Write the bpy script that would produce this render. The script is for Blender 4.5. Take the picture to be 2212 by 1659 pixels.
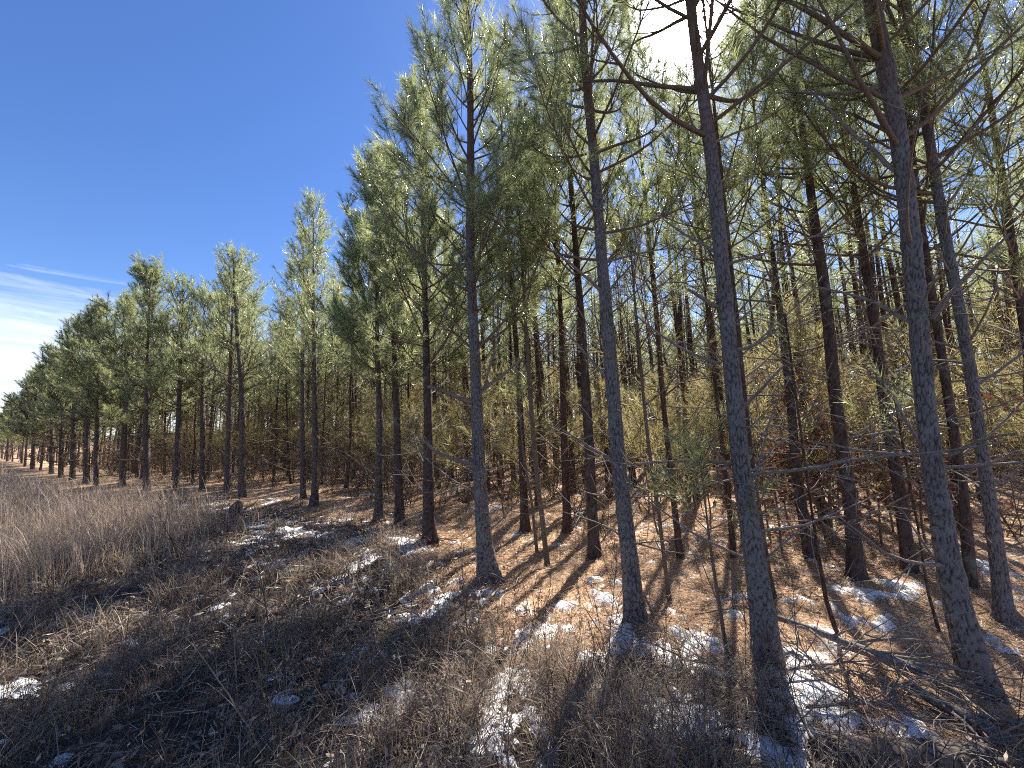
import bpy, math
import numpy as np
from mathutils import Vector, Matrix, Euler
R = math.radians
rng = np.random.default_rng(7)
for o in list(bpy.data.objects): bpy.data.objects.remove(o)
scene = bpy.context.scene
col = scene.collection

# ------------------------------------------------------------------ camera
CAM = np.array([0.0, 0.0, 1.6]); PITCH = R(6.3); ROLL = R(2.4); HFOV = R(106)
FWD = np.array([0, math.cos(PITCH), math.sin(PITCH)])
UP0 = np.array([0, -math.sin(PITCH), math.cos(PITCH)]); RT0 = np.array([1.0, 0, 0])
UP = UP0*math.cos(ROLL) + RT0*math.sin(ROLL)
RT = RT0*math.cos(ROLL) - UP0*math.sin(ROLL)
PW, PH = 2212.0, 1659.0
FPX = PW/2/math.tan(HFOV/2)
cd = bpy.data.cameras.new('camera'); cam = bpy.data.objects.new('camera', cd); col.objects.link(cam)
cd.sensor_width = 36; cd.lens = 18/math.tan(HFOV/2); cd.clip_end = 3000; cd.clip_start = 0.05
cam.matrix_world = Matrix(((RT[0],UP[0],-FWD[0],CAM[0]),(RT[1],UP[1],-FWD[1],CAM[1]),(RT[2],UP[2],-FWD[2],CAM[2]),(0,0,0,1)))
scene.camera = cam

def ray(px, py):
    d = FWD + RT*(px-PW/2)/FPX - UP*(py-PH/2)/FPX
    return d/np.linalg.norm(d)

# ------------------------------------------------------------------ sky and sun
SUN = ray(1487, 22)
SUN_EL = math.asin(SUN[2]); SUN_AZ = math.atan2(SUN[0], SUN[1])
world = bpy.data.worlds.new('World'); scene.world = world; world.use_nodes = True
wn, wl = world.node_tree.nodes, world.node_tree.links
wn.clear()
wout = wn.new('ShaderNodeOutputWorld'); bg = wn.new('ShaderNodeBackground'); bg.inputs['Strength'].default_value = 0.07
sky = wn.new('ShaderNodeTexSky'); sky.sky_type = 'NISHITA'; sky.sun_disc = False
sky.sun_elevation = SUN_EL; sky.sun_rotation = SUN_AZ
sky.altitude = 200; sky.air_density = 1.0; sky.dust_density = 0.15; sky.ozone_density = 3.0
wtc = wn.new('ShaderNodeTexCoord')
# thin cirrus in a band above the horizon, all the way round
sep = wn.new('ShaderNodeSeparateXYZ'); wl.new(wtc.outputs['Generated'], sep.inputs[0])
wmap = wn.new('ShaderNodeMapping'); wmap.inputs['Scale'].default_value = (2.2, 2.2, 16.0); wmap.inputs['Rotation'].default_value = (0.0, 0.10, 0.3)
wl.new(wtc.outputs['Generated'], wmap.inputs[0])
cn = wn.new('ShaderNodeTexNoise'); cn.inputs['Scale'].default_value = 2.6; cn.inputs['Detail'].default_value = 9; cn.inputs['Roughness'].default_value = 0.6
cn.inputs['Distortion'].default_value = 0.6
wl.new(wmap.outputs[0], cn.inputs['Vector'])
band = wn.new('ShaderNodeMapRange'); band.interpolation_type = 'SMOOTHSTEP'
band.inputs['From Min'].default_value = 0.40; band.inputs['From Max'].default_value = 0.10
band.inputs['To Min'].default_value = -0.42; band.inputs['To Max'].default_value = 0.40
wl.new(sep.outputs['Z'], band.inputs['Value'])
cadd = wn.new('ShaderNodeMath'); cadd.operation = 'ADD'
wl.new(cn.outputs['Fac'], cadd.inputs[0]); wl.new(band.outputs[0], cadd.inputs[1])
cr = wn.new('ShaderNodeMapRange'); cr.inputs['From Min'].default_value = 0.42; cr.inputs['From Max'].default_value = 1.1
cr.inputs['To Max'].default_value = 0.85
wl.new(cadd.outputs[0], cr.inputs['Value'])
cm = wn.new('ShaderNodeMixRGB'); cm.inputs['Color2'].default_value = (8.2, 8.4, 8.8, 1)
wl.new(cr.outputs[0], cm.inputs['Fac']); hs_ = wn.new('ShaderNodeHueSaturation'); hs_.inputs['Hue'].default_value = 0.512; hs_.inputs['Saturation'].default_value = 1.2; hs_.inputs['Value'].default_value = 1.0
wl.new(sky.outputs[0], hs_.inputs['Color']); wl.new(hs_.outputs[0], cm.inputs['Color1'])
# brightness of the thin air round the sun
dot = wn.new('ShaderNodeVectorMath'); dot.operation = 'DOT_PRODUCT'; dot.inputs[1].default_value = tuple(SUN)
nrm = wn.new('ShaderNodeVectorMath'); nrm.operation = 'NORMALIZE'; wl.new(wtc.outputs['Generated'], nrm.inputs[0]); wl.new(nrm.outputs[0], dot.inputs[0])
clampd = wn.new('ShaderNodeMath'); clampd.operation = 'MAXIMUM'; clampd.inputs[1].default_value = 0.0; wl.new(dot.outputs['Value'], clampd.inputs[0])
pw1 = wn.new('ShaderNodeMath'); pw1.operation = 'POWER'; pw1.inputs[1].default_value = 420; wl.new(clampd.outputs[0], pw1.inputs[0])
pw2 = wn.new('ShaderNodeMath'); pw2.operation = 'POWER'; pw2.inputs[1].default_value = 14; wl.new(clampd.outputs[0], pw2.inputs[0])
m1 = wn.new('ShaderNodeMath'); m1.operation = 'MULTIPLY'; m1.inputs[1].default_value = 110.0; wl.new(pw1.outputs[0], m1.inputs[0])
m2 = wn.new('ShaderNodeMath'); m2.operation = 'MULTIPLY_ADD'; m2.inputs[1].default_value = 0.5; wl.new(pw2.outputs[0], m2.inputs[0]); wl.new(m1.outputs[0], m2.inputs[2])
aur = wn.new('ShaderNodeMixRGB'); aur.blend_type = 'ADD'; aur.inputs['Fac'].default_value = 1.0
wl.new(cm.outputs[0], aur.inputs['Color1']); wl.new(m2.outputs[0], aur.inputs['Color2'])
wl.new(aur.outputs[0], bg.inputs['Color']); wl.new(bg.outputs[0], wout.inputs['Surface'])

sd = bpy.data.lights.new('sun', 'SUN'); sd.energy = 5.0; sd.angle = R(0.5); sd.color = (1.0, 0.93, 0.82)
sun = bpy.data.objects.new('sun', sd); col.objects.link(sun)
sun.rotation_euler = Vector(-SUN).to_track_quat('-Z', 'Y').to_euler(); sun.location = (0, 0, 30)
scene.view_settings.view_transform = 'Standard'; scene.view_settings.look = 'None'
scene.view_settings.exposure = 1.5; scene.view_settings.gamma = 1.0
scene.render.engine = 'CYCLES'
scene.cycles.max_bounces = 5; scene.cycles.diffuse_bounces = 3; scene.cycles.glossy_bounces = 2; scene.cycles.transmission_bounces = 4
scene.cycles.filter_width = 1.1; scene.cycles.use_denoising = False
scene.cycles.use_adaptive_sampling = True; scene.cycles.adaptive_threshold = 0.02

# ------------------------------------------------------------------ helpers
def tag(o, label=None, cat=None, group=None, kind=None):
    if label: o['label'] = label
    if cat: o['category'] = cat
    if group: o['group'] = group
    if kind: o['kind'] = kind
    return o
def empty(name, loc=(0,0,0)):
    o = bpy.data.objects.new(name, None); col.objects.link(o); o.location = loc; o.empty_display_size = .2
    return o

class Buf:
    def __init__(s): s.v=[]; s.f3=[]; s.f4=[]; s.n=0; s.a=[]
    def add(s, v, f3=None, f4=None, a=None):
        v = np.asarray(v, float)
        s.v.append(v); s.a.append(np.zeros(len(v)) if a is None else np.asarray(a, float))
        if f3 is not None and len(f3): s.f3.append(np.asarray(f3)+s.n)
        if f4 is not None and len(f4): s.f4.append(np.asarray(f4)+s.n)
        s.n += len(v)
    def mesh(s, name, mat, smooth=True, attr=None):
        me = bpy.data.meshes.new(name)
        v = np.concatenate(s.v)
        f3 = np.concatenate(s.f3) if s.f3 else np.zeros((0,3),int)
        f4 = np.concatenate(s.f4) if s.f4 else np.zeros((0,4),int)
        me.vertices.add(len(v)); me.vertices.foreach_set('co', v.astype(np.float32).ravel())
        nl = f3.size+f4.size
        me.loops.add(nl); me.loops.foreach_set('vertex_index', np.concatenate([f3.ravel(), f4.ravel()]).astype(np.int32))
        me.polygons.add(len(f3)+len(f4))
        ls = np.concatenate([np.arange(len(f3))*3, f3.size+np.arange(len(f4))*4]).astype(np.int32)
        me.polygons.foreach_set('loop_start', ls)
        me.update(calc_edges=True)
        me.polygons.foreach_set('use_smooth', np.full(len(me.polygons), smooth))
        if attr:
            at = me.attributes.new(attr, 'FLOAT', 'POINT'); at.data.foreach_set('value', np.concatenate(s.a).astype(np.float32))
        me.materials.append(mat); me.update()
        return me
    def obj(s, name, mat, parent=None, smooth=True, attr=None):
        return link(name, s.mesh(name, mat, smooth, attr), parent)
def link(name, me, parent=None):
    o = bpy.data.objects.new(name, me); col.objects.link(o)
    if parent: o.parent = parent
    return o

def unit(v): return v/(np.linalg.norm(v, axis=-1, keepdims=True)+1e-12)
def tube(buf, pts, rad, sides=6, cap=True):
    pts = np.asarray(pts, float); rad = np.asarray(rad, float); n = len(pts)
    tan = np.gradient(pts, axis=0); tan = unit(tan)
    m = unit(tan.mean(0)); ref = np.array([1.0,0,0]) if abs(m[0]) < .7 else np.array([0,1.0,0])
    u = unit(np.cross(tan, ref)); w = np.cross(tan, u)
    th = np.arange(sides)*2*math.pi/sides
    ring = u[:,None,:]*np.cos(th)[None,:,None] + w[:,None,:]*np.sin(th)[None,:,None]
    v = (pts[:,None,:] + ring*rad[:,None,None]).reshape(-1,3)
    i = np.arange(n-1)[:,None]*sides; j = np.arange(sides)[None,:]; k = (j+1)%sides
    f4 = np.stack([i+j, i+k, i+sides+k, i+sides+j], -1).reshape(-1,4)
    f3 = None
    if cap:
        v = np.vstack([v, pts[-1]+tan[-1]*rad[-1]*.6])
        e = (n-1)*sides; jj = np.arange(sides)
        f3 = np.stack([e+jj, e+(jj+1)%sides, np.full(sides, n*sides)], -1)
    buf.add(v, f3, f4)
def bend(p0, d, L, n, curve, jit, r):
    """polyline starting at p0 heading d, length L, curving by vector `curve`, with jitter"""
    pts=[p0]; p=p0.copy(); d=unit(d); s=L/n
    for _ in range(n):
        d = unit(d + curve*s + r.normal(0, jit, 3)); p = p + d*s; pts.append(p)
    return np.array(pts)

# ------------------------------------------------------------------ value noise in numpy
_perm = np.random.default_rng(3).random((256,256))
def vnoise(x, y):
    xi=np.floor(x).astype(int); yi=np.floor(y).astype(int); fx=x-xi; fy=y-yi
    fx=fx*fx*(3-2*fx); fy=fy*fy*(3-2*fy)
    g=lambda a,b:_perm[a%256,b%256]
    return (g(xi,yi)*(1-fx)+g(xi+1,yi)*fx)*(1-fy)+(g(xi,yi+1)*(1-fx)+g(xi+1,yi+1)*fx)*fy
def fbm(x,y,o=4):
    s=0;a=.5;t=0
    for i in range(o): s=s+a*vnoise(x*2**i+17*i,y*2**i+31*i); t+=a; a*=.55
    return s/t
EDX = np.array([-400,-95,-41.6,-25,-20,-12.6,-7.5,-4.45,-1.9,-1.16,-.27,.98,1.63,2.64,6,40])
EDY = np.array([300, 72, 33, 21.3, 17.6, 13.3, 10.7, 8.7, 6.5, 5.4, 4.1, 3.1, 2.5, 2.0,0.0,-26])
def inside(x, y): return (y-np.interp(x, EDX, EDY))*.76
def gz(x, y):
    x=np.asarray(x,float); y=np.asarray(y,float)
    near = np.exp(-((x*x+(y-4)**2)/900.0))
    return (fbm(x*.55+40,y*.55+9,4)-.5)*.34*near + (fbm(x*2.3,y*2.3,3)-.5)*.09*near
def ground_px(px, py):
    d = ray(px, py); t = -CAM[2]/d[2]
    for _ in range(8):
        p = CAM+d*t; t = (float(gz(p[0],p[1]))-CAM[2])/d[2]
    return CAM+d*t
def plane_px(base, px, py, depth=0.0):
    """point seen at the pixel, on the upright plane through `base` that faces the camera's foot"""
    n = np.array([base[0]-CAM[0], base[1]-CAM[1], 0]); n /= np.linalg.norm(n)
    d = ray(px, py); t = (np.dot(base-CAM, n)+depth)/np.dot(d, n)
    return CAM+d*t

# ------------------------------------------------------------------ materials
def new_mat(name):
    m = bpy.data.materials.new(name); m.use_nodes = True
    nt = m.node_tree; nt.nodes.clear()
    out = nt.nodes.new('ShaderNodeOutputMaterial')
    return m, nt, out
def ramp(nt, stops):
    r = nt.nodes.new('ShaderNodeValToRGB'); e = r.color_ramp.elements
    e[0].position, e[0].color = stops[0][0], (*stops[0][1],1); e[1].position, e[1].color = stops[-1][0], (*stops[-1][1],1)
    for p,c in stops[1:-1]:
        k = e.new(p); k.color = (*c,1)
    return r
def island_mat(name, stops, rough=.6, trans=0.0, tcol=(.3,.3,.1), spec=.4, objvar=.25):
    """colour varies from blade to blade and from plant to plant"""
    m, nt, out = new_mat(name); N, L = nt.nodes, nt.links
    geo = N.new('ShaderNodeNewGeometry'); oi = N.new('ShaderNodeObjectInfo')
    r = ramp(nt, stops)
    mx = N.new('ShaderNodeMath'); mx.operation='MULTIPLY_ADD'; mx.inputs[1].default_value = 1-objvar
    mo = N.new('ShaderNodeMath'); mo.operation='MULTIPLY'; mo.inputs[1].default_value = objvar
    L.new(oi.outputs['Random'], mo.inputs[0]); L.new(geo.outputs['Random Per Island'], mx.inputs[0]); L.new(mo.outputs[0], mx.inputs[2])
    L.new(mx.outputs[0], r.inputs[0])
    b = N.new('ShaderNodeBsdfPrincipled'); b.inputs['Roughness'].default_value = rough; b.inputs['Specular IOR Level'].default_value = spec
    L.new(r.outputs[0], b.inputs['Base Color'])
    if trans > 0:
        t = N.new('ShaderNodeBsdfTranslucent')
        mc = N.new('ShaderNodeMixRGB'); mc.blend_type='MIX'; mc.inputs[0].default_value=.6; mc.inputs[2].default_value=(*tcol,1)
        L.new(r.outputs[0], mc.inputs[1]); L.new(mc.outputs[0], t.inputs['Color'])
        ms = N.new('ShaderNodeMixShader'); ms.inputs[0].default_value = trans
        L.new(b.outputs[0], ms.inputs[1]); L.new(t.outputs[0], ms.inputs[2]); L.new(ms.outputs[0], out.inputs[0])
    else: L.new(b.outputs[0], out.inputs[0])
    return m
def bark_mat(name, plate, furrow, attr=False, vscale=26, bump=.6):
    m, nt, out = new_mat(name); N, L = nt.nodes, nt.links
    tc = N.new('ShaderNodeTexCoord'); oi = N.new('ShaderNodeObjectInfo')
    off = N.new('ShaderNodeVectorMath'); off.operation='ADD'; L.new(tc.outputs['Object'], off.inputs[0]); L.new(oi.outputs['Random'], off.inputs[1])
    mp = N.new('ShaderNodeMapping'); mp.inputs['Scale'].default_value=(1,1,.33); L.new(off.outputs[0], mp.inputs[0])
    n1 = N.new('ShaderNodeTexNoise'); n1.inputs['Scale'].default_value=9; n1.inputs['Detail'].default_value=6; L.new(off.outputs[0], n1.inputs['Vector'])
    n2 = N.new('ShaderNodeTexNoise'); n2.inputs['Scale'].default_value=70; n2.inputs['Detail'].default_value=4; L.new(mp.outputs[0], n2.inputs['Vector'])
    vo = N.new('ShaderNodeTexVoronoi'); vo.feature='DISTANCE_TO_EDGE'; vo.inputs['Scale'].default_value=vscale; L.new(mp.outputs[0], vo.inputs['Vector'])
    vr = N.new('ShaderNodeMapRange'); vr.inputs['From Max'].default_value=.14; L.new(vo.outputs['Distance'], vr.inputs['Value'])
    pr = ramp(nt, [(.25, tuple(c*.72 for c in plate)), (.5, plate), (.75, tuple(min(1,c*1.35) for c in plate))])
    addn = N.new('ShaderNodeMath'); addn.operation='MULTIPLY_ADD'; addn.inputs[1].default_value=.5
    L.new(n2.outputs['Fac'], addn.inputs[0]); 
    h = N.new('ShaderNodeMath'); h.operation='MULTIPLY'; h.inputs[1].default_value=.5; L.new(n1.outputs['Fac'], h.inputs[0]); L.new(h.outputs[0], addn.inputs[2])
    L.new(addn.outputs[0], pr.inputs[0])
    mix = N.new('ShaderNodeMixRGB'); mix.inputs[1].default_value=(*furrow,1); L.new(pr.outputs[0], mix.inputs[2])
    if attr:
        at = N.new('ShaderNodeAttribute'); at.attribute_name='plate'; L.new(at.outputs['Fac'], mix.inputs[0])
        sz = N.new('ShaderNodeSeparateXYZ'); L.new(tc.outputs['Object'], sz.inputs[0])
        n4 = N.new('ShaderNodeTexNoise'); n4.inputs['Scale'].default_value=3.2; n4.inputs['Detail'].default_value=5; L.new(off.outputs[0], n4.inputs['Vector'])
        za = N.new('ShaderNodeMath'); za.operation='MULTIPLY_ADD'; za.inputs[1].default_value=4.0; L.new(n4.outputs['Fac'], za.inputs[0]); L.new(sz.outputs['Z'], za.inputs[2])
        zr = N.new('ShaderNodeMapRange'); zr.inputs['From Min'].default_value=5.3; zr.inputs['From Max'].default_value=6.8; zr.inputs['To Max'].default_value=.8; L.new(za.outputs[0], zr.inputs['Value'])
        red = N.new('ShaderNodeMixRGB'); red.inputs[2].default_value=(.15,.078,.055,1); L.new(zr.outputs[0], red.inputs[0]); L.new(mix.outputs[0], red.inputs[1])
        lr = N.new('ShaderNodeMapRange'); lr.inputs['From Min'].default_value=.6; lr.inputs['From Max'].default_value=.68; lr.inputs['To Max'].default_value=.4; L.new(n1.outputs['Fac'], lr.inputs['Value'])
        lich = N.new('ShaderNodeMixRGB'); lich.inputs[2].default_value=(.17,.20,.17,1); L.new(lr.outputs[0], lich.inputs[0]); L.new(red.outputs[0], lich.inputs[1])
        final = lich
    else: L.new(vr.outputs[0], mix.inputs[0])
    b = N.new('ShaderNodeBsdfPrincipled'); b.inputs['Roughness'].default_value=.85; b.inputs['Specular IOR Level'].default_value=.25
    L.new((final if attr else mix).outputs[0], b.inputs['Base Color'])
    bp = N.new('ShaderNodeBump'); bp.inputs['Strength'].default_value=bump; bp.inputs['Distance'].default_value=.012
    hs = N.new('ShaderNodeMath'); hs.operation='MULTIPLY_ADD'; hs.inputs[1].default_value=.35
    L.new(n2.outputs['Fac'], hs.inputs[0])
    if attr: hs.inputs[2].default_value=0
    else: L.new(vr.outputs[0], hs.inputs[2])
    L.new(hs.outputs[0], bp.inputs['Height']); L.new(bp.outputs[0], b.inputs['Normal']); L.new(b.outputs[0], out.inputs[0])
    return m
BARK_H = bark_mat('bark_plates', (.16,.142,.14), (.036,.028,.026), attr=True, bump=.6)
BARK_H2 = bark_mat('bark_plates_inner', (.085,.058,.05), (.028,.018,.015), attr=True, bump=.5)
BARK = bark_mat('bark_trunk', (.135,.105,.093), (.05,.034,.027))
BARK_RED = bark_mat('bark_inner', (.10,.062,.046), (.042,.024,.018))
TWIG = bark_mat('bark_twig', (.16,.115,.085), (.12,.085,.06), vscale=60, bump=.2)
TWIG_GREY = bark_mat('bark_dead', (.215,.185,.165), (.16,.13,.11), vscale=60, bump=.2)
NEEDLE = island_mat('pine_needles', [(0,(.085,.105,.05)),(.45,(.14,.165,.078)),(.85,(.205,.22,.105)),(1,(.32,.29,.16))], rough=.3, trans=.6, tcol=(.56,.61,.29), spec=.9)
NEEDLE_Y = island_mat('pine_needles_yellowing', [(0,(.13,.12,.05)),(.5,(.23,.20,.085)),(.85,(.33,.275,.125)),(1,(.32,.2,.1))], rough=.45, trans=.42, tcol=(.68,.59,.27), spec=.6)
NEEDLE_B = island_mat('pine_needles_brown', [(0,(.12,.085,.045)),(.5,(.21,.165,.08)),(1,(.33,.27,.13))], rough=.5, trans=.42, tcol=(.6,.48,.23), spec=.5)
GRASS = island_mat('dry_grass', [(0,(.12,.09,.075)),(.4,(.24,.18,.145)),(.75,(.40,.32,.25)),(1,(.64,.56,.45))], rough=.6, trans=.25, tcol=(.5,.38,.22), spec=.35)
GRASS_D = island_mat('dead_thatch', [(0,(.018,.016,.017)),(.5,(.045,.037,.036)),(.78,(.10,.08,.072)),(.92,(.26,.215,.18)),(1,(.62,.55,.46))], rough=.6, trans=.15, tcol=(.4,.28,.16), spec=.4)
TALL = island_mat('broomsedge', [(0,(.24,.165,.12)),(.35,(.40,.295,.22)),(.7,(.53,.42,.32)),(1,(.70,.60,.48))], rough=.6, trans=.3, tcol=(.65,.48,.32), spec=.35)
WEED = island_mat('weed_stems', [(0,(.05,.033,.026)),(.6,(.10,.065,.05)),(1,(.2,.14,.1))], rough=.7, spec=.3)
LITTER = island_mat('fallen_needles', [(0,(.30,.17,.09)),(.4,(.52,.335,.195)),(.75,(.64,.465,.31)),(1,(.78,.66,.52))], rough=.5, trans=.1, tcol=(.6,.35,.15), spec=.4)
LEAF_BR = island_mat('dead_oak_leaves', [(0,(.085,.042,.028)),(.5,(.15,.078,.05)),(1,(.25,.15,.1))], rough=.5, trans=.3, tcol=(.38,.16,.08), spec=.4)

def ground_material():
    m, nt, out = new_mat('forest_floor'); N, L = nt.nodes, nt.links
    tc = N.new('ShaderNodeTexCoord')
    n1 = N.new('ShaderNodeTexNoise'); n1.inputs['Scale'].default_value=1.7; n1.inputs['Detail'].default_value=8; n1.inputs['Roughness'].default_value=.65
    n2 = N.new('ShaderNodeTexNoise'); n2.inputs['Scale'].default_value=38; n2.inputs['Detail'].default_value=6; n2.inputs['Roughness'].default_value=.7
    mp = N.new('ShaderNodeMapping'); mp.inputs['Scale'].default_value=(1,.25,1); mp.inputs['Rotation'].default_value=(0,0,.6)
    n3 = N.new('ShaderNodeTexNoise'); n3.inputs['Scale'].default_value=90; n3.inputs['Detail'].default_value=3; n3.inputs['Distortion'].default_value=2.5
    for n in (n1,n2): L.new(tc.outputs['Object'], n.inputs['Vector'])
    L.new(tc.outputs['Object'], mp.inputs[0]); L.new(mp.outputs[0], n3.inputs['Vector'])
    a = N.new('ShaderNodeMath'); a.operation='MULTIPLY_ADD'; a.inputs[1].default_value=.45; L.new(n2.outputs['Fac'], a.inputs[0])
    b_ = N.new('ShaderNodeMath'); b_.operation='MULTIPLY'; b_.inputs[1].default_value=.55; L.new(n1.outputs['Fac'], b_.inputs[0]); L.new(b_.outputs[0], a.inputs[2])
    a2 = N.new('ShaderNodeMath'); a2.operation='MULTIPLY_ADD'; a2.inputs[1].default_value=.4; L.new(n3.outputs['Fac'], a2.inputs[0])
    a3 = N.new('ShaderNodeMath'); a3.operation='MULTIPLY'; a3.inputs[1].default_value=.6; L.new(a.outputs[0], a3.inputs[0]); L.new(a3.outputs[0], a2.inputs[2])
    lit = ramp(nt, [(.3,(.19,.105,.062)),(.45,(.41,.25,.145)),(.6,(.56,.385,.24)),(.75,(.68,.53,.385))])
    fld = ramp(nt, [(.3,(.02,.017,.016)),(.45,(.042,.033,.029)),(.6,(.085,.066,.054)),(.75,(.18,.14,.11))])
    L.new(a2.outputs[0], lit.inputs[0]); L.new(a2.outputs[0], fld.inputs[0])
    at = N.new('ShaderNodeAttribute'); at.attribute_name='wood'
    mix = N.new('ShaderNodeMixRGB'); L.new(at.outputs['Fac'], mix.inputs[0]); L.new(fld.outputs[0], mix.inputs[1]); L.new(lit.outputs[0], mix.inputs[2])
    b = N.new('ShaderNodeBsdfPrincipled'); b.inputs['Roughness'].default_value=.9; b.inputs['Specular IOR Level'].default_value=.2
    L.new(mix.outputs[0], b.inputs['Base Color'])
    bp = N.new('ShaderNodeBump'); bp.inputs['Strength'].default_value=.8; bp.inputs['Distance'].default_value=.03
    L.new(a2.outputs[0], bp.inputs['Height']); L.new(bp.outputs[0], b.inputs['Normal']); L.new(b.outputs[0], out.inputs[0])
    return m
def snow_material():
    m, nt, out = new_mat('old_snow'); N, L = nt.nodes, nt.links
    tc = N.new('ShaderNodeTexCoord'); n = N.new('ShaderNodeTexNoise'); n.inputs['Scale'].default_value=60; n.inputs['Detail'].default_value=5
    L.new(tc.outputs['Object'], n.inputs['Vector'])
    r = ramp(nt, [(.3,(.62,.62,.63)),(.6,(.84,.85,.87))]); L.new(n.outputs['Fac'], r.inputs[0])
    b = N.new('ShaderNodeBsdfPrincipled'); b.inputs['Roughness'].default_value=.6; L.new(r.outputs[0], b.inputs['Base Color'])
    bp = N.new('ShaderNodeBump'); bp.inputs['Strength'].default_value=.4; bp.inputs['Distance'].default_value=.01; L.new(n.outputs['Fac'], bp.inputs['Height']); L.new(bp.outputs[0], b.inputs['Normal'])
    L.new(b.outputs[0], out.inputs[0]); return m
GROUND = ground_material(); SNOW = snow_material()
def plain(name, c, rough=.9):
    m, nt, out = new_mat(name); N, L = nt.nodes, nt.links
    n = N.new('ShaderNodeTexNoise'); n.inputs['Scale'].default_value=.05; n.inputs['Detail'].default_value=8
    tc = N.new('ShaderNodeTexCoord'); L.new(tc.outputs['Object'], n.inputs['Vector'])
    r = ramp(nt, [(.3,tuple(x*.6 for x in c)),(.7,tuple(x*1.3 for x in c))]); L.new(n.outputs['Fac'], r.inputs[0])
    b = N.new('ShaderNodeBsdfPrincipled'); b.inputs['Roughness'].default_value=rough; L.new(r.outputs[0], b.inputs['Base Color']); L.new(b.outputs[0], out.inputs[0])
    return m

# ------------------------------------------------------------------ ground
def build_ground():
    n=300; u=np.linspace(-1,1,n); s=2.6*np.sinh(6.2*u)
    X,Y=np.meshgrid(s, s+4, indexing='ij'); Z=gz(X,Y)
    v=np.stack([X,Y,Z],-1).reshape(-1,3)
    i,j=np.meshgrid(np.arange(n-1),np.arange(n-1),indexing='ij'); k=i*n+j
    f=np.stack([k,k+n,k+n+1,k+1],-1).reshape(-1,4)
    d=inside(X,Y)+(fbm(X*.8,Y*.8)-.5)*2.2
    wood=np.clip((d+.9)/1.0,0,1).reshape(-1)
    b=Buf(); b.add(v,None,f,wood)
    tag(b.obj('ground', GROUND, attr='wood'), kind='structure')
build_ground()
def build_hill():
    b=Buf(); az=np.linspace(R(-95),R(-35),90); rows=[]
    for q,(r,h) in enumerate(((520,0.0),(560,.75),(620,1.0),(760,.3))):
        hh=(9+9*fbm(az*9,az*0+q))*h
        rows.append(np.stack([np.sin(az)*r,np.cos(az)*r,hh-1],-1))
    v=np.concatenate(rows); n=len(az); f=[]
    for q in range(3):
        k=np.arange(n-1)+q*n; f.append(np.stack([k,k+1,k+n+1,k+n],-1))
    b.add(v,None,np.concatenate(f)); tag(b.obj('hill', plain('far_woods',(.10,.10,.08))), kind='structure')
build_hill()

# ------------------------------------------------------------------ pine trees
def needle_mesh(buf, shoots, r, per, width, length=(.12,.19), droop=.10):
    """shoots: list of (base, axis, shoot length); every needle one slim blade"""
    if not shoots: return
    per=max(6,int(per*.62)); width=width*1.32
    P=np.array([s[0] for s in shoots]); A=unit(np.array([s[1] for s in shoots])); SL=np.array([s[2] for s in shoots])
    P=np.repeat(P,per,0); A=np.repeat(A,per,0); SL=np.repeat(SL,per); n=len(P)
    t=r.random(n)**.8
    a=r.random(n)*2*math.pi
    ref=np.where(np.abs(A[:,2:3])<.8, np.array([[0,0,1.0]]), np.array([[1.0,0,0]]))
    u=unit(np.cross(A,ref)); w=np.cross(A,u)
    side=u*np.cos(a)[:,None]+w*np.sin(a)[:,None]
    phi=R(1)*(58-36*t+r.normal(0,8,n))
    D=unit(A*np.cos(phi)[:,None]+side*np.sin(phi)[:,None]-np.array([0,0,droop])+r.normal(0,.08,(n,3)))
    ln=r.uniform(*length,n)*(1-.25*t)
    B=P+A*(SL*t)[:,None]
    wv=unit(np.cross(D,r.normal(0,1,(n,3))))*(width/2)
    v=np.stack([B-wv,B+wv,B+D*ln[:,None]],1).reshape(-1,3)
    f=np.arange(3*n).reshape(-1,3)
    buf.add(v,f)

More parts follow.
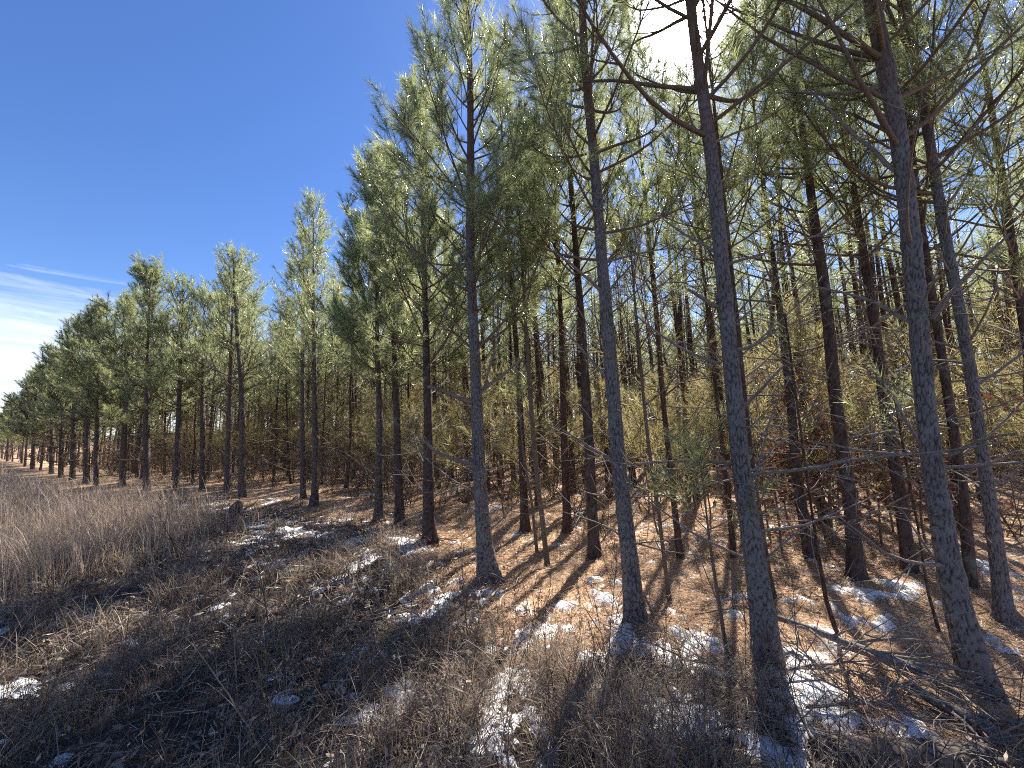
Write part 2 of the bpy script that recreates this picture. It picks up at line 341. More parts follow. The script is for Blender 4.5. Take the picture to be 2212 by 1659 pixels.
def branch_wood(p0, az, el, L, r0, live, r, dens=1.0):
    """one branch: returns (tubes, shoots); tube = (pts, radii, sides)"""
    d=np.array([math.cos(az)*math.cos(el), math.sin(az)*math.cos(el), math.sin(el)])
    up=np.array([0,0,.8 if live else .25])/max(L,.4)
    n=max(4,int(L/.18)); pts=bend(p0,d,L,n,up+r.normal(0,.15,3),.05 if live else .09,r)
    rad=np.linspace(r0,max(.0025,r0*.22),n+1)
    tubes=[(pts,rad,6)]; shoots=[]
    nb=max(1,int(L*(6.5 if live else 5.0)*dens))
    for k in range(nb):
        t=r.uniform(.22 if live else .15,.97); idx=t*n; i=int(idx); q=pts[i]+(pts[min(i+1,n)]-pts[i])*(idx-i)
        ax=unit(pts[min(i+1,n)]-pts[max(i-1,0)])
        sd=unit(np.cross(ax,r.normal(0,1,3)))
        if live:
            dd=unit(ax*.75+sd*r.uniform(.5,1.0)+np.array([0,0,.18])); l2=r.uniform(.18,.52)*(1.15-t*.6)*min(1.2,.5+L*.5)
        else:
            dd=unit(ax*.6+sd*1.0+np.array([0,0,.05])); l2=r.uniform(.12,.5)*(1.1-t*.6)
        pp=bend(q,dd,l2,3,np.array([0,0,1.5 if live else .1]),.10,r)
        tubes.append((pp,np.linspace(r0*.38,.0022,4),4))
        if live:
            ls=r.uniform(.22,.42); a2=unit(pp[-1]-pp[-2]); shoots.append((pp[-1]-a2*ls*.6,a2,ls))
            if r.random()<.45:
                d3=unit(a2+unit(np.cross(a2,r.normal(0,1,3)))*.9); p3=pp[1]; l3=r.uniform(.1,.25)
                tubes.append((np.array([p3,p3+d3*l3]),np.array([.004,.002]),3)); shoots.append((p3+d3*l3*.3,d3,.16))
        elif r.random()<.5:
            d3=unit(unit(pp[-1]-pp[-2])+unit(np.cross(dd,r.normal(0,1,3)))*.9)
            tubes.append((np.array([pp[1],pp[1]+d3*r.uniform(.08,.25)]),np.array([.003,.0015]),3))
    if live:
        a=unit(pts[-1]-pts[-2]); shoots.append((pts[-1]-a*.25,a,.5)); shoots.append((pts[-1]-a*.1,a,.35))
    return tubes, shoots

def pine_parts(path, H, r, crown_lo, Lmax, dens=1.0, dead_lo=.5, ndead=3.2, dead_len=1.0, sub=1.0, skip=None):
    """path(z)->(point,radius) in local metres. returns list of branches: (live, tubes, shoots)"""
    out=[]; z=dead_lo+r.random()*.2; az=r.random()*6.28
    while z<H*.985:
        fr=z/H; live_p=np.clip((z-crown_lo+.35)/.7,0,1)
        p,rr=path(z)
        nb=int(r.integers(3,6)) if z>crown_lo else max(1,int(r.poisson(ndead)))
        for k in range(nb):
            az+=6.28/nb+r.normal(0,.45)
            zz=min(H*.99,z+r.normal(0,.05)); p,rr=path(zz)
            live=r.random()<live_p
            if live:
                g=(H-zz)/(H-crown_lo+.01)
                L=Lmax*(.22+.95*min(1,g)**.75)*r.uniform(.65,1.15)
                el=R(62-44*min(1,g)+r.normal(0,9)); r0=min(rr*.5,.004+.0075*L)
                tb,sh=branch_wood(p,az,el,L,r0,True,r,dens*sub)
            else:
                if r.random()<.3: L=r.uniform(.06,.25)
                else: L=r.uniform(.35,1.35)*dead_len
                el=R(r.uniform(-4,46)); r0=min(rr*.4,.004+.007*L)
                tb,sh=branch_wood(p,az,el,L,r0,False,r,sub)
            if skip is not None and skip(zz,az): continue
            out.append((live,tb,sh))
        z+=r.uniform(.26,.42)
    # leader shoot
    p,_=path(H*.99); q,_=path(H*.9); a=unit(p-q)
    out.append((True,[],[(p-a*.25,a,.4),(p-a*.5,a,.4)]+[(p-a*.1*k,unit(a+r.normal(0,.4,3)),.25) for k in range(4)]))
    return out

def spline(ctrl, rad):
    """path function over height from control points"""
    c=np.array(ctrl); z=c[:,2]; o=np.argsort(z); c=c[o]; rd=np.array(rad)[o]; z=c[:,2]
    # smooth by dense linear + box filter
    zz=np.linspace(z[0],z[-1],400); xx=np.interp(zz,z,c[:,0]); yy=np.interp(zz,z,c[:,1]); rr=np.interp(zz,z,rd)
    k=np.ones(41)/41
    def sm(a): return np.convolve(np.pad(a,20,mode='reflect',reflect_type='odd'),k,mode='valid')
    xx,yy,rr=sm(xx),sm(yy),np.maximum(sm(rr),.004)
    def path(h): return np.array([np.interp(h,zz,xx),np.interp(h,zz,yy),h]), float(np.interp(h,zz,rr))
    path.arr=(zz,xx,yy,rr)
    return path

def hero_trunk_mesh(path, H, r, detail):
    """stem with raised bark plates, whorl knots and root flare"""
    zs=[-.12]; 
    while zs[-1]<H: zs.append(zs[-1]+(detail if zs[-1]<4.0 else detail*4))
    zs=np.array(zs); zs[-1]=H
    zz,xx,yy,rr=path.arr
    cx=np.interp(zs,zz,xx); cy=np.interp(zs,zz,yy); rad=np.interp(zs,zz,rr)
    S=60 if detail<.015 else 22
    th=np.arange(S)*2*math.pi/S
    T,Z=np.meshgrid(th,zs); Rr=np.repeat(rad[:,None],S,1)
    # root flare with lobes
    fl=np.exp(-np.maximum(Z,0)/.13); Rr=Rr*(1+fl*(.18+.16*np.cos(T*3+r.random()*6)+.1*np.cos(T*5+1)))
    # plates: jittered cells on the unrolled stem
    ncol=14; cw=2*math.pi/ncol; ch=.068
    jj=np.random.default_rng(int(r.integers(1e6))); M=int(H/ch)+8
    ox=jj.random((M,ncol))*.9; oz=jj.random((M,ncol))*.9
    U=T/cw; V=(Z+.3)/ch+ .5*np.sin(T*2+Z*5)*.4
    f1=np.full(T.shape,9.0); f2=np.full(T.shape,9.0); ci=np.floor(U).astype(int); ri=np.floor(V).astype(int)
    for di in (-1,0,1):
        for dj in (-1,0,1):
            a=ci+di; b=np.clip(ri+dj,0,M-1)
            px=a+ox[b,a%ncol]; pz=b+oz[b,a%ncol]
            d=np.hypot((U-px),(V-pz)*.8)
            nf1=np.minimum(f1,d); f2=np.minimum(f2,np.maximum(f1,d)); f1=nf1
    edge=np.clip((f2-f1)/(.06+.34*np.clip(fbm(U*.6+9,V*.5,3)-.18,0,1)),0,1); edge=edge*edge*(3-2*edge)
    amp=np.clip(Rr*.13,.0015,.012)
    fine=(fbm(U*3.1,V*2.7,3)-.5)
    Rr=Rr+amp*(edge-.75)+fine*amp*.9
    for zk in np.arange(.6+r.random()*.2,H,.42):    # old whorls: slight swelling
        Rr=Rr*(1+.07*np.exp(-((Z-zk)/.03)**2)*(1+.8*np.sin(T*4+zk*9)))
    x=cx[:,None]+Rr*np.cos(T); y=cy[:,None]+Rr*np.sin(T)
    v=np.stack([x,y,Z],-1).reshape(-1,3); n=len(zs)
    i=np.arange(n-1)[:,None]*S; j=np.arange(S)[None,:]; k=(j+1)%S
    f=np.stack([i+j,i+k,i+S+k,i+S+j],-1).reshape(-1,4)
    up=np.clip((Z-3.6)/2.5,0,1)
    b=Buf(); b.add(v,None,f,np.clip(edge*(1-.45*up)+fine*.3,0,1).reshape(-1)); return b

def simple_trunk(path,H,n=18,sides=10):
    b=Buf(); zs=np.concatenate([[-.12,0,.08,.25],np.linspace(.6,H,n)])
    P=np.array([path(max(z,0))[0]*np.array([1,1,0])+np.array([0,0,z]) for z in zs]); rd=np.array([path(max(z,0))[1] for z in zs])
    rd[:3]*=np.array([1.3,1.22,1.1]); tube(b,P,rd,sides); return b

def tree_from_px(label, ctrl, H, hero=2, crown_lo=2.7, Lmax=1.25, per=60, width=.004, dens=1.0, bark=None, extra=(), seed=0, group=None,
                 dead_lo=.5, ndead=2.6, name='pine_tree', needle=None, dead_len=1.0, sub=1.0, sides=10):
    r=np.random.default_rng(1000+seed)
    base=ground_px(ctrl[0][0],ctrl[0][1]); base[2]=float(gz(base[0],base[1]))
    pts=[];rad=[]
    for q,(px,py,w) in enumerate(ctrl):
        p=base if q==0 else plane_px(base,px,py)
        a=plane_px(base,px-w/2,py); b=plane_px(base,px+w/2,py)
        pts.append(p-base); rad.append(np.linalg.norm(a-b)/2)
    pts[0]=np.zeros(3)
    hz=pts[-1][2]
    if hz<H-.3:
        s=(pts[-1]-pts[max(0,len(pts)-3)]); s=s/max(s[2],.1); s[:2]=np.clip(s[:2],-.06,.06)
        for z in np.linspace(hz,H,6)[1:]:
            t=(z-hz)/(H-hz); pts.append(np.array([pts[-1][0]+s[0]*(H-hz)/5*.6,pts[-1][1]+s[1]*(H-hz)/5*.6,z])); rad.append(max(.008,rad[len(ctrl)-1]*(1-.9*t)))
    path=spline(pts,rad)
    root=empty(name,base); tag(root,label,'tree',group)
    if hero==2: hero_trunk_mesh(path,H,r,.012 if np.linalg.norm(base[:2])<3.4 else .014).obj('trunk',BARK_H,root,attr='plate')
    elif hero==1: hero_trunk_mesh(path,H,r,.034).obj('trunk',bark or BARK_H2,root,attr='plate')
    else: simple_trunk(path,H,sides=sides).obj('trunk',bark or BARK,root)
    brs=pine_parts(path,H,r,crown_lo,Lmax,dens,dead_lo=dead_lo,ndead=ndead,dead_len=dead_len,sub=sub)
    nb=Buf(); wood=Buf()
    for live,tb,sh in brs:
        if tb:
            if hero==2 or name=='pine_sapling' or (hero==1 and not live):
                bb=Buf()
                for t in tb: tube(bb,*t)
                bb.obj('branch',TWIG if live else TWIG_GREY,root)
            else:
                for (p_,rd_,s_) in tb: tube(wood,p_,np.maximum(rd_,.0009*np.linalg.norm(base[:2])*.55),4 if s_>4 else 3,cap=False)
        sh=[q_ for q_ in sh if np.dot(unit(base+q_[0]+q_[1]*q_[2]*.5-CAM),SUN)<.9968]
        needle_mesh(nb,sh,r,per,width)
    if wood.n: wood.obj('branchwork',TWIG,root)
    if nb.n: nb.obj('crown',needle or NEEDLE,root,smooth=False)
    for (x0,y0,x1,y1,w0,w1,dep) in extra:
        a=plane_px(base,x0,y0)-base; b=plane_px(base,x1,y1,dep)-base; L=np.linalg.norm(b-a)
        ra=np.linalg.norm(plane_px(base,x0-w0/2,y0)-plane_px(base,x0+w0/2,y0))/2; rb=ra*w1/w0
        n=max(4,int(L/.12)); t=np.linspace(0,1,n+1)[:,None]; sag=r.normal(0,.05*L)
        P=a+(b-a)*t+np.array([0,0,1])*(sag*np.sin(t*math.pi))+np.cumsum(r.normal(0,.006,(n+1,3)),0)*(t>0); P[0]=a
        bb=Buf(); tube(bb,P,np.linspace(ra,rb,n+1),8)
        for k in range(int(L*5)+1):
            i=int(r.integers(n//3,n)); ax=unit(P[i+1]-P[i]) if i<n else unit(P[i]-P[i-1])
            dd=unit(ax*.7+unit(np.cross(ax,r.normal(0,1,3)))); pp=bend(P[i],dd,r.uniform(.12,.5),3,np.array([0,0,.2]),.12,r)
            tube(bb,pp,np.linspace(max(.003,ra*.25),.0018,4),4)
        bb.obj('branch',TWIG_GREY,root)
    root['r']=1; del root['r']
    return root, base
TREES=[]
def T(*a,**k):
    root,base=tree_from_px(*a,**k); TREES.append(base[:2]); return root

# the four great stems in front
T('thickest leaning pine at the right, plated grey bark, base near the lower right corner',
  [(2122,1500,84),(2105,1460,74),(2069,1322,60),(2039,1165,54),(2022,1057,51),(1996,886,46),(1987,695,45),(1970,553,44),(1956,382,38),(1919,168,32),(1881,0,30)],8.6,
  2,3.2,1.6,120,.0024,.62,seed=1,ndead=2.6,
  extra=[(1977,702,1765,611,14,5,-.2),(1946,378,1744,187,13,5,-.1),(1919,187,1700,206,13,5,.1),(1975,981,1757,947,11,4,-.25),(2051,985,2196,928,13,6,-.3),(2013,687,2170,504,15,6,-.2),(1970,560,1840,520,9,3,.2)])
T('tall grey pine whose top crosses the bright sun, second large trunk from the right',
  [(1656,1424,62),(1652,1395,56),(1645,1283,50),(1617,1126,43),(1608,1076,42),(1595,962,38),(1582,809,36),(1567,657,32),(1556,534,30),(1542,382,28),(1529,267,25),(1504,114,21),(1490,0,16)],8.4,
  2,3.7,1.5,110,.0024,.5,seed=2,ndead=2.6,
  extra=[(1555,664,1490,626,13,7,-.2),(1593,756,1685,702,9,5,-.1),(1601,886,1690,790,10,4,-.25),(1555,786,1368,668,8,3,.1),(1545,545,1420,470,8,3,.1),(1575,1010,1528,955,9,4,-.2)])
T('straight grey plated pine left of the sun, base on snow at the middle right',
  [(1370,1342,46),(1367,1322,41),(1360,1165,35),(1341,1077,32),(1331,934,30),(1320,791,29),(1308,647,26),(1300,573,23),(1291,430,21),(1278,287,19),(1263,143,16),(1257,0,14)],8.3,
  2,3.0,1.4,120,.0029,.9,seed=3,ndead=2.6,
  extra=[(1331,998,1216,934,9,3,-.2),(1308,640,1200,545,9,4,-.2),(1322,830,1215,700,8,3,-.1),(1345,1090,1430,1000,6,2,.1)])
T('grey plated pine at the picture centre with two bare branches pointing left',
  [(1055,1252,48),(1052,1240,41),(1043,1126,30),(1038,1077,28),(1032,934,26),(1027,791,22),(1020,647,20),(1015,537,18),(1017,358,16),(1016,179,13),(1010,0,9)],7.6,
  2,2.6,1.35,115,.0034,.95,seed=4,ndead=2.6,
  extra=[(1020,869,924,833,13,7,-.3),(1022,1000,899,927,11,3,-.3),(1039,848,1130,776,8,4,-.2),(1049,1150,1120,1085,6,2,.2)])
T('mossy dark pine second from the right edge, close behind the thickest trunk',
  [(2172,1346,46),(2169,1322,40),(2151,1165,36),(2129,1038,33),(2109,886,30),(2079,695,27),(2048,553,27),(2020,382,23),(1996,229,19)],8.2,
  2,3.1,1.4,110,.0026,.6,seed=5,ndead=2.6)
T('pine leaning in from the right edge of the picture, base out of view',
  [(2300,1260,36),(2250,960,27),(2204,657,22),(2180,480,19),(2150,290,15)],8.0,1,2.8,1.4,90,.004,.9,seed=6)
# second row on the right
BR=BARK_RED
T('dark red pine trunk standing left of the thickest pine, shadow falling towards the viewer',
  [(1851,1250,40),(1848,1225,37),(1839,1087,32),(1806,886,29),(1793,733,27),(1776,580,24),(1755,458,20),(1744,343,15),(1730,270,12)],8.0,1,3.0,1.3,85,.0038,.7,seed=7,ndead=3)
T('dark pine trunk between the thickest pine and the dark red one on its left',
  [(1966,1238,36),(1962,1215,33),(1948,1087,30),(1912,886,26),(1894,733,24),(1870,580,20),(1853,458,15),(1840,380,12)],7.8,1,3.0,1.3,85,.0038,.7,seed=8,ndead=3)
T('dark pine showing in the gap between the thickest trunk and the mossy one',
  [(2098,1268,32),(2094,1240,28),(2084,1087,27),(2053,886,24),(2028,733,20),(1992,500,17),(1965,300,14),(1950,60,10)],7.9,1,3.0,1.3,85,.0038,.7,seed=9,ndead=3)
T('thin dark trunk half hidden behind the pine that crosses the sun',
  [(1664,1290,22),(1652,1204,18),(1627,1038,16),(1610,886,14),(1586,657,13),(1575,540,10)],7.4,1,3.0,1.2,80,.004,.75,seed=10,ndead=3)
T('dark pine trunk with broken side branches, between sun pine and dark red trunk',
  [(1752,1207,32),(1747,1180,27),(1721,1038,23),(1710,886,19),(1693,733,17),(1673,580,12),(1660,480,9)],7.0,1,2.9,1.2,80,.004,.75,seed=11,ndead=3.4)
T('very thin crooked dark pine stem just left of the sun pine',
  [(1586,1205,14),(1582,1165,12),(1568,1038,11),(1552,886,9),(1530,695,6)],5.6,0,2.6,.8,45,.0055,.7,seed=12,bark=BR)
T('slim pine in the backlit gap between the sun pine and its left neighbour',
  [(1470,1206,17),(1466,1180,14),(1430,847,11),(1423,733,11),(1412,618,10),(1400,500,8)],7.2,0,3.0,1.15,75,.005,.85,seed=13,bark=BR)
# central interior
T('dark pine trunk just left of the straight grey pine, base on orange litter',
  [(1285,1206,28),(1283,1190,23),(1275,1005,22),(1267,862,19),(1259,719,15),(1246,575,13)],7.6,1,3.1,1.2,80,.005,.95,seed=14,ndead=3)
T('dark pine right of the central pine, small flared base on the litter',
  [(1135,1148,24),(1134,1130,19),(1123,862,13),(1113,719,11),(1100,550,9)],7.6,0,3.0,1.2,80,.005,.95,seed=15,bark=BR,ndead=3)
T('dark pine midway between central pine and straight grey pine',
  [(1226,1148,22),(1225,1130,18),(1218,934,15),(1214,755,11),(1208,600,9)],7.4,0,3.0,1.2,80,.005,.95,seed=16,bark=BR,ndead=3)
# left of the centre, along the edge
T('dark edge pine next left of the central pine with drooping green boughs',
  [(927,1174,34),(926,1150,27),(925,970,20),(924,862,18),(920,719,14),(917,576,11),(912,440,8)],6.9,1,2.3,1.4,85,.0056,1.3,seed=17,ndead=2.4)
T('mossy green stemmed pine two left of the central pine',
  [(866,1137,25),(863,1110,20),(860,1005,17),(855,827,12),(848,647,9)],6.8,1,2.2,1.3,85,.006,1.3,seed=18,ndead=2.4)
T('shaded pine three left of the central pine, foliage hanging over its base',
  [(818,1124,24),(818,1100,19),(821,934,15),(815,760,10)],7.0,0,2.4,1.35,80,.006,1.3,seed=19,ndead=2.6)
T('pine at the left centre with bare twigs low on its trunk',
  [(678,1094,22),(681,1059,15),(680,817,11),(677,678,8)],7.2,0,2.6,1.2,60,.006,.85,seed=20,ndead=3)
T('slim reddish pine close to the left of the pine with bare low twigs',
  [(655,1077,15),(654,1059,12),(654,800,10)],6.8,0,2.6,1.1,50,.006,.8,seed=21,ndead=3)
lefts=[('dark straight pine of a close pair at the back of the log pile',[(523,1072,18),(523,868,11),(505,600,7)],6.8),
 ('mossy left pine of the close pair behind the log pile',[(491,1062,17),(496,868,12)],6.3),
 ('pine behind the half buried log, third trunk left of the log pile',[(437,1057,14),(437,868,10)],6.2),
 ('two toned slim pine above the half buried log',[(380,1060,15),(389,800,9)],6.6),
 ('pale lit edge pine standing at the left end of the orange litter',[(316,1062,18),(318,817,12)],7.2),
 ('crooked edge pine with a white streak of light down its side',[(264,1049,16),(268,930,13),(276,817,9)],7.0),
 ('thin edge pine beside the dry tall grass',[(207,1051,12),(212,780,8)],6.7),
 ('dark edge pine rising out of the tall grass, nearest the thin one',[(186,1043,16),(190,880,11)],6.6),
 ('edge pine in the tall grass, middle of a row of five',[(156,1037,14),(160,880,10)],7.2),
 ('edge pine in the tall grass, second from the far end of five',[(131,1032,13),(134,880,10)],6.6),
 ('edge pine in the tall grass, at the far end of five',[(111,1024,12),(113,880,9)],6.6),
 ('far small edge pine with pale bare twigs near the left margin',[(71,1014,10),(74,930,8)],6.8),
 ('far edge pine at the left margin of the picture',[(16,997,8),(19,940,6)],6.8)]
for q,(lab,ct,H) in enumerate(lefts):
    T(lab,ct,H,0,2.6 if q<4 else 2.3,1.7 if q<4 else 1.95,60 if q<4 else 85,.006,.8 if q<4 else 1.15,seed=30+q,ndead=3,sides=8)

# saplings and thin stems in front
T('thin purple sapling stem between the straight grey pine and the sun pine',
  [(1447,1303,10),(1434,1204,9),(1423,1106,8),(1403,980,8),(1390,860,7),(1380,740,6)],3.3,0,1.7,.75,45,.004,.9,seed=50,bark=TWIG,needle=NEEDLE_Y,name='pine_sapling',ndead=1.6,dead_len=.5,dead_lo=.3)
T('leaning little sapling with a green tuft on top, left of the sun pine',
  [(1571,1416,9),(1545,1251,8),(1533,1173,6),(1525,1100,4)],1.45,0,.8,.35,50,.0032,.9,seed=51,bark=TWIG,name='pine_sapling',ndead=.8,dead_len=.35,dead_lo=.25)
T('dark crooked bare sapling right of the sun pine',
  [(1816,1386,10),(1790,1322,11),(1776,1260,10),(1764,1173,8),(1750,1080,6)],2.3,0,2.2,.3,30,.004,.5,seed=52,bark=BR,name='pine_sapling',ndead=2.4,dead_len=.5,dead_lo=.2)
T('straight sapling stem just right of the central pine',
  [(1183,1226,12),(1170,1106,11),(1160,1041,11),(1146,862,10),(1137,719,8)],5.0,0,2.9,.8,45,.005,.8,seed=53,bark=TWIG,name='pine_sapling',ndead=1.6,dead_len=.6)
T('thread thin sapling leaning against its straighter neighbour right of the central pine',
  [(1160,1192,7),(1148,1080,6),(1130,980,5)],2.2,0,1.6,.4,35,.005,.7,seed=54,bark=TWIG,name='pine_sapling',ndead=1.2,dead_len=.4)
T('wispy bare stem close to the left of the thickest pine',
  [(2028,1362,8),(1995,1245,7),(1985,1150,5)],1.7,0,1.3,.3,30,.0035,.5,seed=55,bark=BR,name='pine_sapling',ndead=1.2,dead_len=.3,dead_lo=.2)

# ------------------------------------------------------------------ the wood behind: shared meshes, one object per tree
def make_variant(seed, H, r0, crown_lo, Lmax, per, width, dens, ndead, sub, needle, bark, dead_lo=.4, dead_len=1.0, yellow=False):
    r=np.random.default_rng(seed)
    zz=np.linspace(0,H,9); dx=np.cumsum(r.normal(0,.035,9)); dy=np.cumsum(r.normal(0,.035,9)); dx-=dx[0]; dy-=dy[0]
    rad=r0*(1-.88*(zz/H)**.9)
    path=spline(np.stack([dx,dy,zz],-1),rad)
    tr=simple_trunk(path,H,14,8).mesh('trunk',bark)
    brs=pine_parts(path,H,r,crown_lo,Lmax,dens,dead_lo=dead_lo,ndead=ndead,sub=sub,dead_len=dead_len)
    w=Buf(); n=Buf()
    for live,tb,sh in brs:
        for (p,rd,s) in tb: tube(w,p,np.maximum(rd,.0035),3 if s<6 else 4,cap=False)
        needle_mesh(n,sh,r,per,width,(.17,.25) if H<4 else (.13,.2))
    return tr,w.mesh('branchwork',TWIG),n.mesh('crown',needle,False)
VAR=[make_variant(200+q,H,r0,cl,1.2,40,.006,.75,4.5,1.0,NEEDLE,BARK_RED,dead_len=1.3) for q,(H,r0,cl) in enumerate(((7.6,.07,3.7),(7.0,.06,3.4),(8.0,.08,3.9),(6.6,.05,3.2),(7.4,.065,3.7),(7.8,.06,4.0)))]
VARS=[make_variant(230+q,H,r0,cl,.95,24,.0042,.34,3.0,1.0,NEEDLE,BARK_RED,dead_len=1.2) for q,(H,r0,cl) in enumerate(((7.6,.07,4.0),(7.0,.06,3.8),(8.0,.08,4.2),(7.3,.06,4.1)))]
VARX=[make_variant(270+q,H,r0,cl,1.35,60,.006,1.15,4.5,1.0,NEEDLE,BARK_RED,dead_len=1.3) for q,(H,r0,cl) in enumerate(((7.4,.07,3.0),(7.0,.06,2.8),(7.9,.08,3.2)))]
VARD=[make_variant(250+q,H,.055,5.2,.7,18,.005,.4,5.0,1.0,NEEDLE,BARK_RED,dead_len=1.2) for q,H in enumerate((7.0,6.4,7.4))]
VARE=[make_variant(300+q,H,r0,cl,1.5,46,.011,.9,3.0,1.0,NEEDLE,BARK) for q,(H,r0,cl) in enumerate(((7.4,.08,2.0),(6.9,.07,1.8),(7.8,.08,2.2),(7.0,.07,1.6)))]
VARY=[make_variant(400+q,H,r0,cl,.9,34,.0055,.65,2.6,.9,NEEDLE_Y,TWIG,dead_lo=.3,dead_len=.6) for q,(H,r0,cl) in enumerate(((2.6,.018,.6),(2.1,.014,.5),(2.9,.02,.8),(1.8,.013,.4)))]
def place(name,var,x,y,rz,s,label,group,cat='tree',tilt=0.0):
    root=empty(name,(x,y,float(gz(x,y)))); root.rotation_euler=(tilt*math.sin(rz*3),tilt*math.cos(rz*5),rz); root.scale=(s,s,s)
    tag(root,label,cat,group)
    for nm,me in zip(('trunk','branchwork','crown'),var): link(nm,me,root)
    return root
def shades_field(x,y):
    k=4.8/math.tan(SUN_EL); sx=x-math.sin(SUN_AZ)*k; sy=y-math.cos(SUN_AZ)*k
    return sx<-6.5 and sx>-15 and inside(sx,sy)<-1.7
def screen_x(x,y,z=1.6):
    v=np.array([x,y,z])-CAM; return PW/2+FPX*np.dot(v,RT)/max(np.dot(v,FWD),.01)
GAPS=[(-1e9,318,'left of the pale lit edge pine'),(318,520,'behind the close pair at the log pile'),(520,680,'left of the pine with bare low twigs'),(680,925,'behind the mossy green stemmed pine'),
      (925,1030,'just left of the central pine'),(1030,1330,'between the central pine and the straight grey pine'),(1330,1595,'between the straight grey pine and the sun pine'),
      (1595,1810,'between the sun pine and the dark red trunk'),(1810,2000,'between the dark red trunk and the thickest pine'),(2000,1e9,'right of the thickest pine')]
ORD=['nearest','second nearest','third nearest','fourth nearest','fifth nearest','sixth nearest']
gap_count={}
def gap_label(kind,x,y,fmt,other):
    px=screen_x(x,y)
    for a,b,t in GAPS:
        if a<=px<b:
            k=gap_count.get((kind,t),0); gap_count[(kind,t)]=k+1
            return (fmt%(ORD[k],t),True) if k<len(ORD) and -40<px<PW+40 else (other,False)
    return other,False
r=np.random.default_rng(77)
e1=np.array([-.78,.62]); e2=np.array([.62,.78]); org=np.array([.98,3.1])
def in_view(x,y,m=1.10): return y>.5 and abs(x)<math.tan(HFOV/2)*y*m+1.5
taken=list(TREES); inner=[]
for a in range(-22,60):
    for b in range(-1,26):
        p=org+e1*(a*1.6+(b%2)*.6)+e2*(2.6+b*1.75)+r.normal(0,.3,2)
        x,y=p
        if inside(x,y)<(1.3 if x<-2.3 else 2.1) or not in_view(x,y) or np.hypot(x,y)>62: continue
        if min(np.hypot(*(p-t)) for t in taken)<1.15: continue
        taken.append(p); inner.append(p)
inner.sort(key=lambda p:np.hypot(*p)); rest=inner[250:]; inner=inner[:250]
for q,p in enumerate(inner):
    v=VARD[int(r.integers(3))] if shades_field(p[0],p[1]) else (VARS[int(r.integers(4))] if p[0]>1.3 and np.hypot(*p)<15 else VARX[int(r.integers(3))] if -5<p[0]<.6 and p[1]<12.5 else VAR[int(r.integers(len(VAR)))])
    lab,_=gap_label('pine',p[0],p[1],'%s slender inner pine %s','slender dark pine far back in the shaded wood, lost among its like')
    place('pine_tree',v,p[0],p[1],r.random()*6.28,r.uniform(.86,1.14),lab,'pines deep in the wood',tilt=.03)
# the mass of trees too far back to tell apart
def far_wood(pts,nfull):
    rr=np.random.default_rng(5); tb=Buf(); nb=Buf(); W=Buf()
    var=[]
    for q in range(5):
        t=Buf(); n=Buf(); H=rr.uniform(6.8,7.8); P=np.stack([np.cumsum(rr.normal(0,.05,6)),np.cumsum(rr.normal(0,.05,6)),np.linspace(-.1,H,6)],-1); tube(t,P,np.linspace(.075,.012,6),5,cap=False)
        for k in range(30):
            z=rr.uniform(.4,4.2); a=rr.random()*6.28; d=np.array([math.cos(a),math.sin(a),rr.uniform(0,.8)]); L=rr.uniform(.4,1.5); c=np.array([np.interp(z,P[:,2],P[:,0]),np.interp(z,P[:,2],P[:,1]),z])
            tube(t,bend(c,d,L,2,np.array([0,0,.2]),.12,rr),np.array([.009,.007,.004]),3,cap=False)
        sh=[]
        for k in range(150):
            z=3.2+(H-3.2)*rr.random(); a=rr.random()*6.28; g=(H-z)/(H-3.2); rad=rr.random()**.6*1.15*(.2+.9*g); d=np.array([math.cos(a),math.sin(a),.7]); sh.append((np.array([P[-1,0]*z/H+math.cos(a)*rad,P[-1,1]*z/H+math.sin(a)*rad,z]),d,.3))
        needle_mesh(n,sh[:75],rr,9,.028,(.16,.26)); u=Buf(); sh=[]
        for k in range(36):
            a=rr.random()*6.28; rad=rr.random()*1.1; sh.append((np.array([math.cos(a)*rad,math.sin(a)*rad,rr.uniform(.15,1.9)]),np.array([math.cos(a),math.sin(a),.5]),.3))
        needle_mesh(u,sh,rr,9,.03,(.16,.26)); var.append((t,n,u))
    T2=Buf(); N2=Buf(); U2=Buf()
    for q_,(x,y) in enumerate(pts):
        t,n,u=var[int(rr.integers(5))]; a=rr.random()*6.28; c,s_=math.cos(a),math.sin(a); M=np.array([[c,-s_,0],[s_,c,0],[0,0,1]]).T*rr.uniform(.88,1.12); o=np.array([x,y,float(gz(x,y))])
        for src,dst in ((t,T2),(n,N2),(u,U2)) if q_<nfull else ((t,T2),):
            v=np.concatenate(src.v)@M+o; dst.add(v,np.concatenate(src.f3) if src.f3 else None,np.concatenate(src.f4) if src.f4 else None)
    root=empty('distant_wood',(0,0,0)); tag(root,'mass of distant pines closing the view behind the wood','wood',kind='stuff')
    tag(T2.obj('trunk_mass',BARK_RED,root),kind='stuff'); tag(N2.obj('crown_mass',NEEDLE,root,smooth=False),kind='stuff'); tag(U2.obj('undergrowth_mass',NEEDLE_B,root,smooth=False),kind='stuff')
extra=[]
while len(extra)<150:
    x=-2-26*r.random(); y=np.interp(x,EDX,EDY)+r.uniform(5,15)/.76
    if in_view(x,y) and min(np.hypot(x-t[0],y-t[1]) for t in taken)>.6: taken.append(np.array([x,y])); extra.append(np.array([x,y]))
while len(extra)<270:
    x=-3+22*r.random(); y=5+13*r.random()
    if inside(x,y)>4.5 and in_view(x,y) and min(np.hypot(x-t[0],y-t[1]) for t in taken)>.6: taken.append(np.array([x,y])); extra.append(np.array([x,y]))
far_wood(rest[:300]+extra,450)
